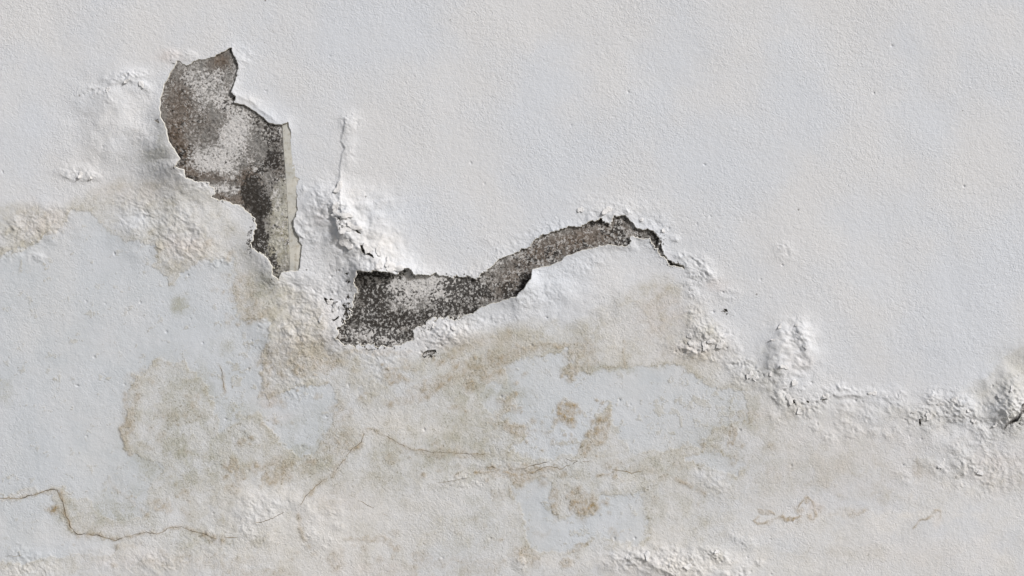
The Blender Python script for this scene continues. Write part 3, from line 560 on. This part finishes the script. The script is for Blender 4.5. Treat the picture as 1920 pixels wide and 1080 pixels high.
# bare render in the two torn patches
Lp = [(528.5,226),(529.5,245),(531,272),(533,302),(535.5,333),(538.5,385),(541,430),(542.5,485),(543.5,516)]
def patch(x0, x1, y0, y1, label, spec):
    gx_ = np.arange(x0, x1, 1.5); gy_ = np.arange(y0, y1, 1.5); PX, PY = np.meshgrid(gx_, gy_)
    pa, pb, _ = hole_field(PX, PY); pf = np.minimum(pa, pb)
    under = 2.6*sstep(-1, 3, PX - np.interp(PY, [p[1] for p in Lp], [p[0] for p in Lp]))*(PX < 600) if 'strip' in spec else 0
    h = base_relief(PX, PY) - 1.0 + .4*fbm(PX, PY, 40, 3, 401) + 0.8*fbm(PX, PY, 11, 3, 402) + .7*sstep(.12, .2, fbm(PX, PY, 24, 4, 404)) + 0.3*fbm(PX, PY, 5, 2, 403) - 3.5*sstep(-1, 10, pf)
    for cx, cy, r_, a_ in [(722,504,26,5),(690,508,18,4),(990,532,26,7),(965,552,18,4),(1112,410,14,2.5),(1160,404,12,1.5),(1235,455,12,2),(1265,497,16,3),(1895,785,30,1.5),(884,586,14,4),(340,290,18,1.5),(478,400,12,2.5),(476,440,12,2),(436,92,8,2),(470,215,40,-.6),(840,520,60,-.5)]:
        h -= a_*blob(PX, PY, cx, cy, r_, r_)
    wx = 9*fbm(PX, PY, 30, 4, 411); wy = 9*fbm(PX, PY, 30, 4, 412)
    out = {}
    for key in ('white', 'brown', 'putty', 'mould'):
        o = np.full(PX.shape, spec.get(key+'0', 0.0))
        for cx, cy, rx, ry, rot, a_ in spec.get(key, []): o = o + a_*np.exp(-ell(PX+wx, PY+wy, cx, cy, rx, ry, rot)**1.3)
        out[key] = np.clip(o + spec.get('n', .25)*fbm(PX, PY, 46, 3, 420+len(key)) + .34*fbm(PX+wx, PY+wy, 15, 3, 440+len(key)), 0, 1.3)
    out['putty'] = np.clip(out['putty']-.08, 0, 1)
    if 'strip' in spec:
        h += .5*out['putty'] - under
    me = quad_mesh('bare_patch', world(PX, PY, h).reshape(-1, 3), grid_faces(*PX.shape), True,
        {'mineral': np.stack([out['white'], out['brown'], out['putty']], -1).reshape(-1, 3), 'mould': out['mould'].ravel()})
    link('bare_patch', me, BARE, wall, label, 'patches of bare render')
patch(280, 580, 75, 545, 'speckled brown and white bare render in the upper torn patch', dict(
    white0=.38, brown0=.16, putty0=-.1, mould0=.33, strip=1, n=.42,
    white=[(385,140,40,20,-10,.30),(400,180,38,22,20,.40),(443,245,24,46,15,.62),(400,300,36,20,0,.42),(520,365,10,10,0,.3),(400,235,22,24,0,-.22),(455,190,26,12,20,-.3),(500,262,16,10,0,.2),(520,245,22,8,0,.25),(385,295,36,22,0,.24),(430,315,60,16,0,.2),(385,352,30,8,0,.4),(425,355,26,12,0,.4),(440,160,10,40,0,.1),(330,200,26,60,0,-.2),(335,275,18,45,-20,-.25),
           (410,112,26,16,-20,-.4),(468,345,22,30,0,-.4),(495,215,40,22,30,-.15),(510,285,24,34,0,-.25),(480,385,34,22,0,-.35),(420,370,30,10,0,-.3),(478,425,14,34,0,-.3),(380,335,60,8,5,-.25),(500,450,20,40,0,-.1)],
    brown=[(332,200,26,60,5,.75),(340,285,18,45,-20,.9),(412,114,24,18,-20,1.0),(466,345,22,26,0,1.0),(480,385,34,24,20,.8),(380,328,60,12,8,.7),(425,370,30,9,8,.8),(480,420,12,26,0,.6),(520,310,16,22,0,.5),(415,187,20,7,0,.5),(370,230,30,40,0,.4)],
    putty=[(530,395,28,52,0,1.2),(525,465,32,42,-5,1.2),(530,345,18,14,0,.6),(505,500,20,30,0,.9)],
    mould=[(474,362,20,30,-20,.7),(490,395,20,22,0,.45),(482,425,12,30,0,.4),(505,300,20,26,0,.22),(476,455,14,22,0,.45),(505,478,18,40,-15,.25),(455,190,26,10,20,.22),(400,240,18,20,0,.12),(497,240,34,12,30,.2),(500,215,20,10,20,.2),(510,345,10,14,0,.3),(530,320,12,26,0,.2),(530,430,16,10,0,.1),(470,355,14,22,0,.35),(490,380,20,22,0,.5),(482,400,14,26,0,.35),(480,445,12,26,0,.35),(500,460,22,20,0,.12),(515,295,18,30,0,.3),(500,225,34,16,30,.12),(335,300,14,30,-20,.25),(360,335,24,8,0,.25),
           (525,400,18,60,0,-.10),(515,480,20,40,0,-.05),(488,455,12,30,0,.2),(438,250,36,36,0,-.3),(435,90,8,12,0,.4),(495,260,20,30,10,.15),(512,500,12,20,0,.2)]))
patch(1868, 1950, 738, 822, 'grey bare render in the chip at the right edge', dict(white0=.45, brown0=.15, putty0=-.1, mould0=.45, white=[(1915,790,20,20,0,.1)], brown=[], putty=[], mould=[(1884,803,8,8,0,.3)]))
patch(610, 1310, 385, 670, 'mould speckled grey brown bare render in the long lower torn patch', dict(
    white0=.44, brown0=.22, putty0=-.1, mould0=.46, n=.42,
    white=[(700,525,40,10,0,.15),(790,530,60,26,0,.42),(760,560,40,26,0,.25),(685,590,12,16,0,.5),(690,625,50,12,0,.45),(735,640,30,9,0,.4),(830,575,40,20,0,.25),(850,545,40,20,0,.25),(670,510,12,12,0,-.1),(960,525,50,30,-35,-.1),(1090,450,90,20,-15,-.06),(760,505,16,8,0,.3),(950,480,30,9,-30,.25),(820,550,12,10,0,.5),(720,530,40,14,0,.1),(905,530,20,12,0,.2)],
    brown=[(960,530,50,32,-35,.6),(1050,460,70,26,-20,.6),(1150,440,60,30,0,.45),(1100,450,60,20,0,.3),(700,560,30,26,0,.35),(725,605,50,20,0,.3),(640,630,12,14,0,.6),(1010,480,40,30,0,.3)],
    putty=[],
    mould=[(690,570,50,50,0,.20),(860,560,60,40,-20,.16),(1080,455,140,30,-20,.06),(700,555,32,24,0,.34),(710,510,22,9,0,.5),(680,510,14,12,0,.4),(720,600,56,14,-8,.42),(660,595,24,14,-30,.35),(770,600,44,14,-10,.3),(840,575,46,20,-20,.26),(860,535,36,18,0,.2),(970,545,30,18,-45,.35),(885,583,14,8,0,.5),(650,640,26,7,0,.35),(760,632,16,12,0,.4),(710,648,26,6,0,.3),  # mould, plus painted shade under the top edge and inside the right lip
           (1225,450,16,18,40,.5),(1260,492,20,8,30,.7),(1110,415,16,8,0,.3),(1127,416,12,7,0,.3),(790,530,50,18,0,-.25),(1090,440,70,14,-14,-.12),(920,545,20,14,0,.15),(1170,455,20,8,0,.2)]))
# masonry body behind the coat
x0, x1, z0, z1 = (-2000-960)/1000, (3900-960)/1000, ZC+(540-2040)/1000, ZC+(540+1300)/1000
y0, y1 = 0.016, 0.24
Vb = [(x0,y0,z0),(x1,y0,z0),(x1,y0,z1),(x0,y0,z1),(x0,y1,z0),(x1,y1,z0),(x1,y1,z1),(x0,y1,z1)]
me = quad_mesh('masonry_core', Vb, [(0,1,2,3),(5,4,7,6),(4,0,3,7),(1,5,6,2),(3,2,6,7),(4,5,1,0)], False,
    {'mineral': np.tile([.2,.5,0.], (8,1)), 'mould': np.full(8, .62)})
link('masonry_core', me, BARE, wall)
# side and top returns of the coat close the gap to the core
ii = np.arange(ny*nx).reshape(ny, nx); ring = np.concatenate([ii[0,:], ii[1:,-1], ii[-1,-2::-1], ii[-2:0:-1,0]])
A = Vf[ring]; B = A.copy(); B[:,1] = y1+.004; k = len(ring); r = np.arange(k); r2 = (r+1) % k
me = quad_mesh('coat_return', np.concatenate([A, B]), np.stack([r, r2, r2+k, r+k], 1), False, {'stain': np.zeros((2*k,3)), 'bloom_tone': np.zeros((2*k,3))})
link('coat_return', me, PAINT, wall)

# smooth old skim strip at the right of the upper torn patch
Vs = []; Fs = []; n_ = 44
yy = np.linspace(226, 516, n_); xl = np.interp(yy, [p[1] for p in Lp], [p[0] for p in Lp]) + .5*fbm(np.zeros(n_), yy, 20, 2, 501)
rows = [xl-.9, xl, xl+.8, xl*.5+285, xl*0+572]
hs = [-3.6, -1.9, -1.5, -1.45, -1.4]
PXs = np.stack(rows, 1); PYs = np.repeat(yy[:,None], 5, 1)
me = quad_mesh('skim_strip', world(PXs, PYs, np.array([-2.6, -.35, .0, .05, -1.2])[None] + base_relief(PXs, PYs)).reshape(-1,3), grid_faces(n_, 5), False)
link('skim_strip', me, STRIP, wall, 'smooth straight grey beige strip of old skim along the right of the upper torn patch')

# hairline cracks
def height_at(px, py):
    j = np.clip(np.searchsorted(ys, py), 1, ny-1); i = np.clip(np.searchsorted(xs, px), 1, nx-1)
    return np.maximum.reduce([H[j,i], H[j-1,i], H[j,i-1], H[j-1,i-1]])
rng = np.random.RandomState(4)
def crack(pts, w, label, gap=0.0):
    P = np.array(pts, float); sgl = np.hypot(*np.diff(P, axis=0).T); s = np.concatenate([[0], np.cumsum(sgl)])
    t_ = np.arange(0, s[-1], 1.6); px = np.interp(t_, s, P[:,0]); py = np.interp(t_, s, P[:,1]); sd = rng.randint(1000)
    px = px + 3.6*fbm(t_, t_*0+sd+.37, 17, 4, sd, .65); py = py + 3.6*fbm(t_, t_*0+sd+40.41, 17, 4, sd+9, .65)
    tx = np.gradient(px); ty = np.gradient(py); q = np.hypot(tx, ty)+1e-6
    ww = w*(.55+.9*np.clip(fbm(t_, t_*0, 22, 3, sd+3)+.4, 0, 1.2))*np.clip(np.minimum(t_, s[-1]-t_)/10+.25, 0, 1)*.5
    on = fbm(t_, t_*0+9, 18, 2, sd+5) > (-1+gap)
    L_ = np.stack([px - ty/q*ww, py + tx/q*ww], 1); R_ = np.stack([px + ty/q*ww, py - tx/q*ww], 1)
    hh = height_at(px, py) + .12
    Vc = np.concatenate([world(L_[:,0], L_[:,1], hh), world(R_[:,0], R_[:,1], hh)]); m_ = len(px); i = np.arange(m_-1)[on[:-1]]
    me = quad_mesh('hairline_crack', Vc, np.stack([i+m_, i, i+1, i+1+m_], 1), False)
    link('hairline_crack', me, DARK, wall, label, 'hairline cracks in the lower paint')
crack([(-160,944),(-90,936),(-45,931),(0,933),(32,936),(60,928),(95,918),(108,919),(113,932),(119,942),(121,960),(130,980),(133,990),(146,1003),(165,1001),(185,1004),(218,1013),(235,1006)], 1.25, 'long stepped crack entering from the left edge')
crack([(235,1006),(275,998),(298,1002),(315,990),(340,988),(360,995),(375,998),(390,1003),(408,1010)], .9, 'fainter end of the stepped crack, near the bottom left')
crack([(422,1007),(448,1007)], .8, 'tiny crack past the end of the stepped crack')
crack([(690,798),(684,803),(682,815),(677,830),(660,842),(645,862),(628,884)], .9, 'upper stretch of the slanting crack below the torn patches', .9)
crack([(615,897),(600,905),(592,912),(575,930),(558,953),(520,967),(503,975),(490,980),(475,979)], .9, 'lower stretch of the slanting crack', .85)
crack([(672,938),(690,946),(703,954)], .9, 'short slanting crack right of the slanting one'); crack([(715,962),(730,968)], .6, 'faint short crack')
crack([(410,684),(417,695),(416,710),(420,725),(424,735)], .8, 'short upright crack on the bluish paint at the left')
crack([(910,877),(922,876),(935,879)], .9, 'leftmost of the short cracks in the ochre stain')
crack([(978,879),(995,873),(1010,870),(1030,865)], 1.0, 'short slanting crack over the ochre stain')
crack([(1000,886),(1018,876),(1035,875),(1050,880),(1065,873),(1082,865),(1110,865)], .9, 'wavy crack right of the ochre stain', .75)
crack([(1061,858),(1070,864),(1080,864)], 1.0, 'short spur above the wavy crack')
crack([(1148,880),(1158,883),(1172,884),(1185,886),(1205,884)], 1.1, 'short level crack right of the wavy crack')
crack([(720,815),(740,827),(770,843),(810,847),(860,850),(910,852)], .7, 'faint broken crack through the ochre streak', .8)
crack([(820,906),(850,901),(880,895)], .6, 'faint crack along a pale raised line', .5)
crack([(8,1042),(30,1042),(46,1040)], .6, 'faint level crack near the bottom left corner')
crack([(1495,955),(1502,945),(1508,935)], .7, 'short rusty crack under the orange spot', .4)

# brittle flakes standing off the blown paint
def flake(cx, cy, r_, ang, lift, asp, sd, label=None):
    rg = np.random.RandomState(sd); na, nr = 22, 6; th = np.linspace(0, 2*math.pi, na, endpoint=False)
    rad = r_*(1 + .34*np.sin(2*th + rg.rand()*6) + .22*np.sin(3*th + rg.rand()*6) + .14*rg.randn(na))
    d = np.array([math.cos(math.radians(ang)), -math.sin(math.radians(ang))]); P = np.array([-d[1], d[0]])
    h0 = float(height_at(np.array([cx]), np.array([cy]))[0]); V_, F_ = [], []
    for k in range(nr):
        q = (k + .02)/(nr-1)
        for i in range(na):
            u = math.cos(th[i])*rad[i]*q; v = math.sin(th[i])*rad[i]*q*asp
            x = cx + d[0]*u + P[0]*v; y = cy + d[1]*u + P[1]*v
            base_ = float(height_at(np.array([x]), np.array([y]))[0]); t_ = (u/r_ + 1)/2
            V_.append((x, y, (.62*base_ + .38*h0) + .25 + lift*max(t_, 0)**1.7 + .35*math.sin(v/r_*3 + sd)))
    for k in range(nr-1):
        for i in range(na):
            a_, b_ = k*na+i, k*na+(i+1)%na; F_.append((a_, a_+na, b_+na, b_))
    o_ = (nr-1)*na
    for i in range(na):
        x, y, h_ = V_[o_+i]; V_.append((x, y, h_-.9))
    for i in range(na): F_.append((o_+i, o_+na+i, o_+na+(i+1)%na, o_+(i+1)%na))
    A = np.array(V_); me = quad_mesh('paint_flake', world(A[:,0], A[:,1], A[:,2]), F_, True, {'stain': np.zeros((len(A),3)), 'bloom_tone': np.tile([.1,.6,0.], (len(A),1)), 'cool': np.zeros(len(A)), 'soot': np.zeros(len(A))})
    link('paint_flake', me, PAINT, wall, label, 'curled paint flakes')
rs = np.random.RandomState(21)
SP = [(636,352),(640,372),(632,392),(646,405),(655,388),(640,422),(652,436),(664,448),(668,424),(648,452),(676,452),(690,466),(712,474),(700,456),(728,490),(742,498),(660,470),(630,410),(715,497),
      (1300,642),(1318,652),(1335,640),(1350,650),(1290,628),(1402,706),(1418,712),(1452,636),(1462,612),(1498,608),(1508,650),(1470,690),(1446,700),(1492,716),(1482,752),(1502,770),(1548,748),(1640,738),(1715,772),(1738,778),(1760,760),(1790,752),(1812,770),(1830,792),(1870,742),(1886,730),(1866,800),
      (1210,1044),(1250,1052),(1290,1058),(1180,1040),(1345,1040),(612,566),(628,580),(600,592),(820,612),(850,616),(880,608),(1090,398),(1140,396),(1200,412),(1240,440),(205,168),(240,150),(262,158),(150,330),(172,336),(1762,870),(1835,882)]
for k, (cx, cy) in enumerate(SP):
    fold = k < 19
    if fold and k % 3 == 1: continue
    flake(cx + rs.randn()*3, cy + rs.randn()*3, rs.uniform(6, 13) if fold else rs.uniform(3.5, 8), 225 + rs.randn()*45, rs.uniform(1.0, 3.6) if fold else rs.uniform(.8, 2.6), rs.uniform(.4, .9), 100+k)

# ------------------------------------------------------------------ ground
R_ = 2500
me = quad_mesh('ground', [(-R_,-R_,0),(R_,-R_,0),(R_,R_,0),(-R_,R_,0)], [(0,1,2,3)], False)
g = link('ground', me, GROUND); g['kind'] = 'structure'
